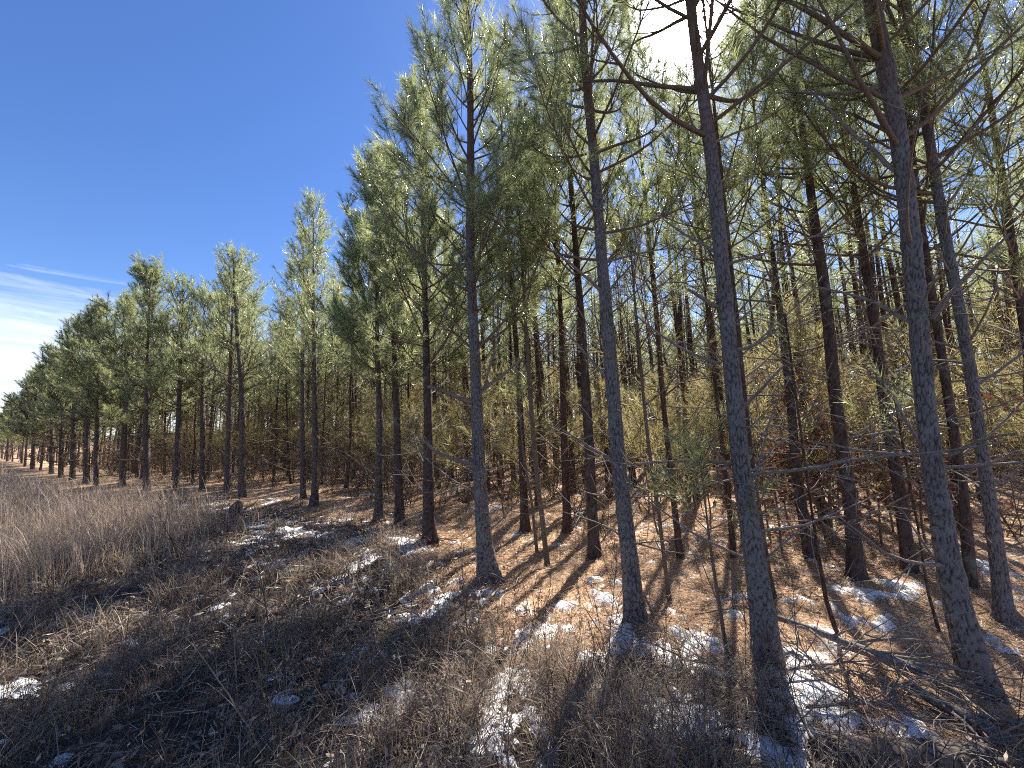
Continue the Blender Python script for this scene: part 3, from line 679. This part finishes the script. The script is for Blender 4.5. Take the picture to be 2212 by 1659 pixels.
# far edge trees running off to the left
far=[]
for q in range(34):
    x=-31-q*2.2+r.normal(0,.4); y=np.interp(x,EDX,EDY)+r.normal(0,.3)+(q%2)*1.6
    far.append((x,y))
for k in range(44):   # second and third row behind the left edge, seen above the front ones
    x=-8-k*1.1; y=np.interp(x,EDX,EDY)+r.uniform(1.8,4.2); far.append((x,y))
for q,(x,y) in enumerate(far):
    if min(np.hypot(x-t[0],y-t[1]) for t in taken)<.9: continue
    taken.append((x,y))
    if shades_field(x,y) and x>-16: continue
    place('pine_tree',VARE[int(r.integers(4))],x,y,r.random()*6.28,r.uniform(.9,1.08),'far green crowned pine in the left edge row shrinking towards the horizon','far pines of the left edge',tilt=.02)
# yellowing young pines below the canopy
def spread(n,lim,dmin,ymax,sep,xmin):
    out=[]
    for q in range(lim):
        y=4+(ymax-4)*r.random(); x=r.uniform(max(xmin,-math.tan(HFOV/2)*y-.5),math.tan(HFOV/2)*y+.5)
        if inside(x,y)<dmin or not in_view(x,y,1.0): continue
        if min(np.hypot(x-t[0],y-t[1]) for t in taken)<sep: continue
        taken.append((x,y)); out.append((x,y))
        if len(out)>=n: break
    out.sort(key=lambda p:np.hypot(*p)); return out
def left_band(n,d0,d1,sep):
    out=[]
    for q in range(6000):
        x=-2.5-30*r.random()**1.4; y=np.interp(x,EDX,EDY)+r.uniform(d0,d1)/.76
        if not in_view(x,y,1.0) or min(np.hypot(x-t[0],y-t[1]) for t in taken)<sep: continue
        taken.append((x,y)); out.append((x,y))
        if len(out)>=n: break
    return out
for x,y in sorted(spread(85,6000,1.9,15,.6,-8)+left_band(45,2.2,9,.6),key=lambda p:np.hypot(*p)):
    lab,_=gap_label('young',x,y,'%s yellow young pine %s','yellow green young pine far back in the undergrowth between the trunks')
    place('young_pine',VARY[int(r.integers(4))],x,y,r.random()*6.28,r.uniform(.75,1.15),lab,'young pines in the undergrowth',tilt=.06)
# leafless shrubs
def shrub_variant(seed):
    rr=np.random.default_rng(seed); b=Buf()
    for k in range(7):
        a=rr.random()*6.28; d=np.array([math.cos(a)*.45,math.sin(a)*.45,1]); L=rr.uniform(.8,2.0); P=bend(np.array([rr.normal(0,.06),rr.normal(0,.06),-.05]),d,L,7,rr.normal(0,.2,3),.10,rr); tube(b,P,np.linspace(.009,.003,8),4,cap=False)
        for m in range(9):
            i=int(rr.integers(1,7)); ax=unit(P[i+1]-P[i]); dd=unit(ax*.6+unit(np.cross(ax,rr.normal(0,1,3)))); pp=bend(P[i],dd,rr.uniform(.2,.7),3,np.array([0,0,.3]),.14,rr); tube(b,pp,np.linspace(.0045,.002,4),3,cap=False)
            d3=unit(unit(pp[2]-pp[1])+unit(np.cross(dd,rr.normal(0,1,3)))*.9); tube(b,np.array([pp[1],pp[1]+d3*.15,pp[1]+d3*.3]),np.array([.003,.0025,.002]),3,cap=False)
    return b.mesh('bare_shrub',TWIG)
SH=[shrub_variant(700+q) for q in range(5)]
for x,y in sorted(spread(90,6000,1.4,15,.35,-7)+left_band(130,1.0,7,.35),key=lambda p:np.hypot(*p)):
    lab,_=gap_label('shrub',x,y,'%s bare brown shrub %s','leafless brown shrub far back between the trunks')
    o=link('bare_shrub',SH[int(r.integers(5))]); s_=r.uniform(.7,1.25); o.scale=(s_,s_,s_); o.rotation_euler=(0,0,r.random()*6.28); o.location=(x,y,float(gz(x,y))); tag(o,lab,'shrub','leafless shrubs in the wood')

# ------------------------------------------------------------------ oak saplings with last year's leaves
def oak(x,y,h,seed,label):
    r=np.random.default_rng(seed); root=empty('oak_sapling',(x,y,float(gz(x,y)))); tag(root,label,'sapling','brown leaved oak saplings')
    w=Buf(); P=bend(np.array([0,0,-.05]),np.array([0,0,1.0]),h,8,np.zeros(3),.05,r); tube(w,P,np.linspace(.014,.004,9),6)
    tips=[]
    for k in range(int(h*11)):
        i=int(r.integers(2,9)); a=r.random()*6.28; d=np.array([math.cos(a),math.sin(a),r.uniform(-.1,.6)])
        pp=bend(P[min(i,8)],d,r.uniform(.25,.7),4,np.zeros(3),.1,r); tube(w,pp,np.linspace(.005,.002,5),4); tips.append(pp)
    w.obj('trunk',TWIG,root)
    V=[];F=[];n=0
    for pp in tips:
        for j in range(11):
            c=pp[int(r.integers(1,5))]+r.normal(0,.05,3); ax=unit(r.normal(0,1,3)+np.array([0,0,-.5])); sd=unit(np.cross(ax,r.normal(0,1,3))); nn=np.cross(ax,sd); L=r.uniform(.05,.1); W=L*.3
            V+=[c,c+ax*L*.35+sd*W+nn*.008,c+ax*L*.7+sd*W*.8+nn*.012,c+ax*L,c+ax*L*.7-sd*W*.8+nn*.012,c+ax*L*.35-sd*W+nn*.008]
            F+=[[n,n+1,n+5],[n+1,n+2,n+5],[n+5,n+2,n+4],[n+2,n+3,n+4]]; n+=6
    b=Buf(); b.add(np.array(V),np.array(F)); b.obj('crown',LEAF_BR,root,smooth=False)
for q,(px,py,h,lab) in enumerate([(1690,1195,1.3,'low rust brown leafed oak right of the sun pine'),(1800,1180,1.5,'rust brown leafed oak between two dark trunks'),
    (1905,1180,1.6,'rust brown leafed oak behind the dark trunks left of the thickest pine'),(1620,1165,1.5,'rust brown leafed oak seen behind the sun pine'),(2000,1170,1.6,'rust brown leafed oak beside the thickest pine')]):
    g=ground_px(px,py); oak(g[0],g[1],h,600+q,lab)
for q,(px,py,h) in enumerate([(1660,1150,1.9),(1730,1145,1.8),(1790,1140,2.0),(1850,1150,1.7),(1930,1150,1.9),(1700,1120,2.2),(1880,1120,2.2)]):
    g=ground_px(px,py); oak(g[0],g[1],h,650+q,'dark brown leafed oak crowding the shade behind the dark right hand trunks')

# ------------------------------------------------------------------ snow
SN=[(1300,1330,.35),(1360,1385,.35),(1190,1330,.3),(1420,1420,.25),(1730,1445,.30),(1790,1470,.25),(1860,1510,.28),(1760,1530,.28),(1690,1520,.25),(1840,1560,.25),(1950,1530,.22),(2020,1580,.2),(1110,1520,.2),(1150,1570,.2),(880,1320,.28),(950,1290,.3),(760,1255,.3),(700,1140,.5),(780,1165,.5),(860,1185,.4),(910,1200,.3),(650,1155,.5),(560,1130,.4),(600,1215,.4),(430,1170,.35),(1040,1290,.3),(1250,1300,.3),(1880,1285,.22),(1960,1268,.22),(2140,1230,.3),(1500,1430,.3),(1580,1460,.3),(1640,1600,.18),(1500,1560,.18),(520,1320,.12),(850,1500,.1)]
def build_snow():
    st=.022; xs=np.arange(-9.5,6.5,st); ys=np.arange(1.0,10.5,st)
    X,Y=np.meshgrid(xs,ys,indexing='ij')
    f=np.zeros_like(X)
    for px,py,s in SN:
        g=ground_px(px,py); s=s*1.25; f=np.maximum(f,np.exp(-(((X-g[0])**2+(Y-g[1])**2)/(s*s))))
    d=inside(X,Y); strip=np.exp(-((d+.7)/1.0)**2)
    nz=fbm(X*5.2+5,Y*5.2+2,5)
    lev=nz+f*.215+strip*.03-.75
    detail=(fbm(X*15,Y*15,4)-.5)*.46
    lev=lev+detail
    Z=gz(X,Y)+np.clip(lev*.2,-.03,.018)+.004
    keep=lev>-.02
    n,m=X.shape; q=keep[:-1,:-1]|keep[1:,:-1]|keep[:-1,1:]|keep[1:,1:]
    i,j=np.nonzero(q); k=i*m+j
    fa=np.stack([k,k+m,k+m+1,k+1],-1); u,inv=np.unique(fa,return_inverse=True)
    v=np.stack([X,Y,Z],-1).reshape(-1,3)[u]
    b=Buf(); b.add(v,None,inv.reshape(-1,4)); tag(b.obj('snow',SNOW),'thin patchy old snow left between the grass and litter','snow',kind='stuff')
build_snow()

# ------------------------------------------------------------------ grass, weeds and litter
def blades(buf,x,y,h,lean,w,r,seg=3,curl=1.0):
    n=len(x); z=gz(x,y)-.01
    a=r.random(n)*2*math.pi; d=np.stack([np.cos(a),np.sin(a),np.zeros(n)],-1)
    b2=a+math.pi/2+r.normal(0,.5,n); s=np.stack([np.cos(b2),np.sin(b2),np.zeros(n)],-1)
    base=np.stack([x,y,z],-1); V=[]
    for k in range(seg+1):
        t=k/seg; out=lean*h*(t**(1+curl)); up=h*t*np.sqrt(np.clip(1-(lean*t)**2*.75,.03,1))
        c=base+d*out[:,None]+np.array([0,0,1.0])*up[:,None]
        ww=w*(1-t*.85)
        if k<seg: V+=[c-s*(ww/2)[:,None],c+s*(ww/2)[:,None]]
        else: V+=[c]
    m=2*seg+1; V=np.stack(V,1).reshape(-1,3); o=np.arange(n)[:,None]*m; f4=[];f3=[]
    for k in range(seg-1): f4.append(o+np.array([[2*k,2*k+1,2*k+3,2*k+2]]))
    k=seg-1; f3=o+np.array([[2*k,2*k+1,2*k+2]])
    buf.add(V,f3,np.concatenate(f4) if f4 else None)
def scatter(n,x0,x1,y0,y1,r,fn):
    x=r.uniform(x0,x1,n); y=r.uniform(y0,y1,n); keep=r.random(n)<fn(x,y)
    vis=(np.abs(x)<math.tan(HFOV/2)*y*1.12+.6)
    k=keep&vis; return x[k],y[k]
r=np.random.default_rng(99)
# matted dead grass in the foreground
b=Buf()
def f_mat(x,y):
    d=inside(x,y); return np.clip((-.15-d)/.9,0,1)*np.clip((fbm(x*2.6+3,y*2.6)-.40)/.18,.05,1)
for (x0,x1,y0,y1,n,hm,w) in ((-3.6,3.2,.9,3.2,30000,.13,.004),(-7,1.5,3.0,6.2,38000,.13,.0055),(-13,-2,5.8,11,40000,.16,.0085)):
    x,y=scatter(n,x0,x1,y0,y1,r,f_mat); h=np.clip(r.lognormal(math.log(hm),.45,len(x)),.04,.5)*(.25+1.6*np.clip(fbm(x*1.3,y*1.3+7)-.15,0,1))
    blades(b,x,y,h,r.uniform(.35,1.6,len(x)),np.full(len(x),w)*r.uniform(.4,1.7,len(x)),r,3,.5)
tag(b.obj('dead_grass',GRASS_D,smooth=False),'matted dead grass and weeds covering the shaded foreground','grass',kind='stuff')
# pale bunch grass
b=Buf()
cl=[(150,1545),(1440,1640),(560,1420),(780,1480),(1330,1560),(120,1240),(850,1590),(660,1370),(1180,1480),(930,1420),(980,1560),(420,1250),(1240,1620),(300,1450),(1560,1540)]
for px,py in cl:
    g=ground_px(px,py); n=650
    x=r.normal(g[0],.13,n); y=r.normal(g[1],.13,n); blades(b,x,y,r.uniform(.10,.34,n),r.uniform(.4,1.15,n),r.uniform(.002,.0042,n),r,4)
for k in range(160):
    y0=r.uniform(1.3,7); x0=r.uniform(-1.4*y0-.3,1.0*y0)
    if inside(x0,y0)>-.3: continue
    n=90; x=r.normal(x0,.09,n); y=r.normal(y0,.09,n); blades(b,x,y,r.uniform(.12,.42,n),r.uniform(.3,1.1,n),r.uniform(.002,.0065,n)*(1+y0*.12),r,4)
x,y=scatter(2600,-6,3,1.1,6,r,lambda x,y: np.clip((-.3-inside(x,y)),0,1)); blades(b,x,y,r.uniform(.2,.6,len(x)),r.uniform(.7,1.6,len(x)),r.uniform(.003,.007,len(x))*(.6+y*.12),r,6,.6)
tag(b.obj('bunch_grass',GRASS,smooth=False),'pale straw bunch grass tufts catching the light in the foreground','grass',kind='stuff')
# tall broomsedge in the sunny field at the left
b=Buf()
def f_tall(x,y):
    d=inside(x,y); return np.clip((-1.1-d)/1.2,0,1)*np.clip((-3.9-x)/1.4,0,1)*np.clip((fbm(x*.7+11,y*.7)-.25)/.25,.1,1)
for (x0,x1,y0,y1,n,w) in ((-12,-3.5,3.6,9,26000,.006),(-24,-6,8,17,42000,.011),(-60,-14,14,44,42000,.03)):
    x,y=scatter(n,x0,x1,y0,y1,r,f_tall); h=np.clip(r.lognormal(math.log(.58),.35,len(x)),.15,1.05)
    blades(b,x,y,h,r.uniform(.1,.75,len(x)),np.full(len(x),w)*r.uniform(.6,1.3,len(x)),r,3)
tag(b.obj('tall_grass',TALL,smooth=False),'tall tan broomsedge in the sunny field at the left','grass',kind='stuff')
# fallen needles
b=Buf()
def f_lit(x,y): return np.clip((inside(x,y)+1.1)/1.0,0,1)
for (x0,x1,y0,y1,n,w,ll) in ((-2,5,1.4,5.5,60000,.003,.15),(-6,8,5,11,40000,.007,.2)):
    x,y=scatter(n,x0,x1,y0,y1,r,f_lit); n=len(x); a=r.random(n)*6.28; L=r.uniform(.5,1.1,n)*ll
    dx=np.cos(a)*L/2; dy=np.sin(a)*L/2; up=np.abs(r.normal(0,.012,n)); u2=np.abs(r.normal(0,.012,n))
    p0=np.stack([x-dx,y-dy,gz(x-dx,y-dy)+.004+up],-1); p1=np.stack([x+dx,y+dy,gz(x+dx,y+dy)+.004+u2],-1)
    s=np.stack([-np.sin(a),np.cos(a),r.normal(0,.6,n)],-1)*(w/2)
    pm=(p0+p1)/2+np.stack([-np.sin(a)*L*.12*r.normal(0,1,n),np.cos(a)*L*.12*r.normal(0,1,n),.01+0*a],-1)
    V=np.stack([p0,pm-s,pm+s,p1],1).reshape(-1,3); o=np.arange(n)[:,None]*4
    b.add(V,np.concatenate([o+np.array([[0,1,2]]),o+np.array([[1,3,2]])]))
tag(b.obj('needle_litter',LITTER,smooth=False),'orange brown fallen pine needles carpeting the wood floor','litter',kind='stuff')

# broken straw and leaf bits lying over the grass
b=Buf()
for (x0,x1,y0,y1,n,sz) in ((-4,3.5,1.0,3.6,16000,.022),(-9,2,3.4,8,16000,.034)):
    x,y=scatter(n,x0,x1,y0,y1,r,lambda x,y: np.clip((.6-inside(x,y)),0,1)*np.clip((fbm(x*1.9,y*1.9+4)-.38)/.2,.05,1)); n=len(x)
    c=np.stack([x,y,gz(x,y)+np.abs(r.normal(.03,.06,n))+.005],-1); ax=unit(r.normal(0,1,(n,3))*np.array([1,1,.5])); sd=unit(np.cross(ax,r.normal(0,1,(n,3)))); L=r.uniform(.5,1.6,n)[:,None]*sz; W=L*r.uniform(.12,.45,n)[:,None]
    V=np.stack([c-ax*L,c+sd*W,c+ax*L,c-sd*W],1).reshape(-1,3); b.add(V,None,np.arange(4*n).reshape(-1,4))
for (x0,x1,y0,y1,n,ll,w) in ((-4,3.5,1.0,3.6,9000,.22,.0035),(-9,2,3.4,8,7000,.28,.006)):
    x,y=scatter(n,x0,x1,y0,y1,r,lambda x,y: np.clip((.6-inside(x,y)),0,1)); n=len(x); a=r.random(n)*6.28; L=(r.uniform(.3,1.3,n)*ll)[:,None]; d=np.stack([np.cos(a),np.sin(a),r.normal(0,.25,n)],-1)
    c=np.stack([x,y,gz(x,y)+np.abs(r.normal(.05,.06,n))+.01],-1); s_=np.stack([-np.sin(a),np.cos(a),r.normal(0,.7,n)],-1)*w/2; m_=c+np.stack([-np.sin(a),np.cos(a),0*a],-1)*L*.08+np.array([0,0,.012])
    V=np.stack([c-d*L/2,m_-s_,m_+s_,c+d*L/2],1).reshape(-1,3); o=np.arange(n)[:,None]*4; b.add(V,np.concatenate([o+np.array([[0,1,2]]),o+np.array([[1,3,2]])]))
tag(b.obj('straw_litter',GRASS,smooth=False),'broken straw and curled leaf bits caught in the dark grass','litter',kind='stuff')
# dark weed stems
def weed_mesh(buf,p,h,r,nb=7,thick=.0028):
    d=unit(np.array([r.normal(0,.25),r.normal(0,.25),1])); P=bend(p-np.array([0,0,.03]),d,h,6,r.normal(0,.25,3)*np.array([1,1,0]),.06,r); tube(buf,P,np.linspace(thick,.0012,7),4,cap=False)
    for k in range(nb):
        i=int(r.integers(2,6)); ax=unit(P[i+1]-P[i]); dd=unit(ax+unit(np.cross(ax,r.normal(0,1,3)))*.7); pp=bend(P[i],dd,h*r.uniform(.12,.4),3,np.array([0,0,.5]),.1,r)
        tube(buf,pp,np.linspace(thick*.6,.001,4),3,cap=False)
b=Buf(); k=0
while k<950:
    y0=1.2+r.random()**1.5*7; x0=r.uniform(-1.45*y0-.3,1.2*y0)
    if inside(x0,y0)>.1: continue
    k+=1; weed_mesh(b,np.array([x0,y0,float(gz(x0,y0))]),np.clip(r.lognormal(math.log(.34),.4),.15,.85),r,int(r.integers(3,9)),.0016+y0*.0004)
tag(b.obj('weed_stems',WEED),'countless thin dark dead weed stems standing in the grass','weeds',kind='stuff')
# stalks one can tell apart
for q,(px,py,tx,ty,w,mat,lab) in enumerate([
  (575,1640,410,1370,6,GRASS,'bent straw stalk arching up from the lower left grass'),
  (350,1400,325,1130,5,GRASS,'tall pale stalk standing above the dark grass at the left'),
  (520,1560,512,1300,5,GRASS,'upright pale stalk left of the bottom centre'),
  (590,1400,560,1200,5,WEED,'dark upright weed in the middle of the shaded grass'),
  (400,1250,340,1110,4,WEED,'dark leaning stalk at the edge of the tan grass'),
  (850,1370,795,1240,3,GRASS,'thin pale crooked stalk in the shaded grass centre left'),
  (1780,1659,1560,1200,6,WEED,'long dark cane leaning across the snow at the lower right'),
  (1740,1650,1470,1330,6,WEED,'dark cane leaning left at the lower right centre'),
  (2000,1650,1840,1420,5,WEED,'dark cane standing among the lower right slash'),
  (1010,1400,1000,1210,5,WEED,'slim dark stem before the central pine'),
  (1310,1500,1330,1180,4,WEED,'slim dark stem in front of the straight grey pine'),
  (960,1480,860,1330,4,GRASS,'pale stalk leaning left below the central pine')]):
    base=ground_px(px,min(py,1655)); top=plane_px(base,tx,ty); rr=np.random.default_rng(800+q); bb=Buf()
    n=8; t=np.linspace(0,1,n+1)[:,None]; P=(top-base)*t+np.array([0,0,1])*np.sin(t*math.pi)*rr.normal(.0,.04)+np.cumsum(rr.normal(0,.005,(n+1,3)),0); P[0]=[0,0,-.03]
    wr=np.linalg.norm(plane_px(base,px-w/2,py)-plane_px(base,px+w/2,py))/2*.7
    tube(bb,P,np.linspace(wr,wr*.35,n+1),5)
    for k in range(9):
        i=int(rr.integers(3,n)); ax=unit(P[i+1]-P[i]); dd=unit(ax+unit(np.cross(ax,rr.normal(0,1,3)))*.6); pp=bend(P[i],dd,rr.uniform(.06,.25),3,np.array([0,0,-.3]),.1,rr); tube(bb,pp,np.linspace(wr*.5,.0012,4),3)
    o=bb.obj('weed_stalk',mat); o.location=base; tag(o,lab,'weed','weed stalks')

# ------------------------------------------------------------------ fallen wood
def fallen(name,p0,p1,w0,w1,label,seed,lift=(.03,.05),twigs=6,mat=None,sides=10,cat='branch',snowy=False):
    r=np.random.default_rng(seed); a=ground_px(*p0); b=ground_px(*p1)
    L=np.linalg.norm(b-a); n=max(6,int(L/.1)); t=np.linspace(0,1,n+1)
    r0=w0/2; r1=w1/2; P=a[None,:]+(b-a)[None,:]*t[:,None]; rd=r0+(r1-r0)*t
    P[:,:2]+=np.cumsum(r.normal(0,.006,(n+1,2)),0)
    P[:,2]=gz(P[:,0],P[:,1])+lift[0]+(lift[1]-lift[0])*t+rd*.4
    P[:,2]=np.convolve(np.pad(P[:,2],3,mode='edge'),np.ones(7)/7,mode='valid')
    org=P[0].copy(); bb=Buf(); rr=rd*(1+r.normal(0,.05,n+1)); Q=P-org
    head=Q[:1]-unit(Q[1:2]-Q[:1])*.004
    tube(bb,np.vstack([head,Q]),np.concatenate([[r0*.3],rr]),sides)
    root=empty(name,org); tag(root,label,cat,'fallen branches and logs on the ground')
    bb.obj('stem',mat or TWIG_GREY,root)
    for k in range(twigs):
        i=int(r.integers(2,n)); ax=unit(Q[i]-Q[i-1]); sd=unit(np.cross(ax,r.normal(0,1,3))); sd[2]=abs(sd[2])*.6
        pp=bend(Q[i],unit(ax+sd*.8),r.uniform(.2,.8),5,np.array([0,0,-.25]),.1,r); tb=Buf(); tube(tb,pp,np.linspace(max(rd[i]*.45,.004),.002,6),5)
        q=pp[2]; d2=unit(unit(pp[3]-pp[2])+unit(np.cross(ax,r.normal(0,1,3)))*.8); tube(tb,np.array([q,q+d2*.12,q+d2*.25+np.array([0,0,.02])]),np.array([.004,.003,.0015]),4)
        tb.obj('twig',mat or TWIG_GREY,root)
fallen('fallen_branch',(1668,1380),(1985,1500),.035,.055,'long fallen pole running right from the foot of the sun pine',900,(.16,.10),9)
fallen('fallen_branch',(1960,1500),(2205,1625),.055,.065,'thick fallen pole under the thickest pine, running out at the lower right',901,(.05,.02),6)
fallen('fallen_branch',(1820,1420),(2080,1520),.02,.012,'thin twiggy branch lying above the long fallen pole',902,(.06,.08),9)
fallen('fallen_branch',(1900,1545),(2200,1650),.018,.01,'thin straight pale stick at the lower right corner',903,(.05,.06),5)
fallen('fallen_branch',(1600,1455),(1480,1440),.02,.012,'short stick lying on snow left of the sun pine',904,(.03,.05),5)
fallen('fallen_branch',(1650,1475),(1880,1462),.022,.01,'stick crossing the snow in front of the sun pine',905,(.04,.10),6)
fallen('fallen_branch',(1740,1545),(1930,1535),.02,.012,'dead limb on the snow between the two poles',906,(.04,.06),6)
fallen('fallen_log',(1770,1640),(2150,1655),.15,.13,'broad weathered log with snow beside it at the bottom right',907,(.0,.0),2,BARK,14,'log')
fallen('fallen_log',(352,1116),(455,1117),.24,.21,'half buried dark log left of the root pile',908,(-.01,-.01),2,BARK,14,'log')
fallen('fallen_log',(660,1143),(770,1146),.17,.14,'snow edged log right of the root pile',909,(-.01,-.01),2,BARK,14,'log')
fallen('fallen_branch',(905,1160),(985,1180),.03,.015,'pale stick on the litter left of the central pine',910,(.03,.05),3)
fallen('fallen_branch',(1500,1335),(1640,1320),.012,.008,'wiry twig on the orange litter left of the sun pine',911,(.02,.05),5)
fallen('fallen_branch',(590,1120),(690,1060),.03,.012,'forked bare branch propped up right of the root pile',912,(.02,.45),10)
fallen('fallen_branch',(560,1075),(700,1100),.025,.01,'tangled slash branch below the bare twigged pine',913,(.1,.15),12)
fallen('fallen_branch',(1960,1600),(1760,1500),.016,.008,'curved twig over the snow near the weathered log',914,(.05,.12),6)
fallen('fallen_branch',(1540,1600),(1690,1570),.018,.012,'pale broken stick left of the weathered log',915,(.04,.05),3)
# torn-out root plate
def root_pile(px,py):
    r=np.random.default_rng(950); g=ground_px(px,py); root=empty('uprooted_stump',(g[0],g[1],float(gz(g[0],g[1])))); tag(root,'uprooted stump with splayed broken roots beside the half buried log','stump')
    b=Buf(); P=np.array([[0,0,-.08],[.02,0,.08],[.05,.02,.2],[.10,.03,.30],[.13,.03,.36]]); tube(b,P,np.array([.22,.18,.13,.10,.07]),14)
    v=b.v[0]; b.v[0]=v+(fbm(v[:,0]*14+v[:,2]*9,v[:,1]*14+v[:,2]*5,3)-.5)[:,None]*.09
    b.obj('stump',BARK,root)
    for k in range(15):
        a=r.random()*6.28; d=np.array([math.cos(a),math.sin(a)*.7,r.uniform(-.1,.8)]); pp=bend(np.array([0,0,.08]),d,r.uniform(.3,.75),6,np.array([0,0,-.6]),.16,r)
        t=Buf(); tube(t,pp,np.linspace(r.uniform(.02,.045),.006,7),7); t.obj('root',TWIG_GREY if k%2 else BARK,root)
root_pile(500,1125)
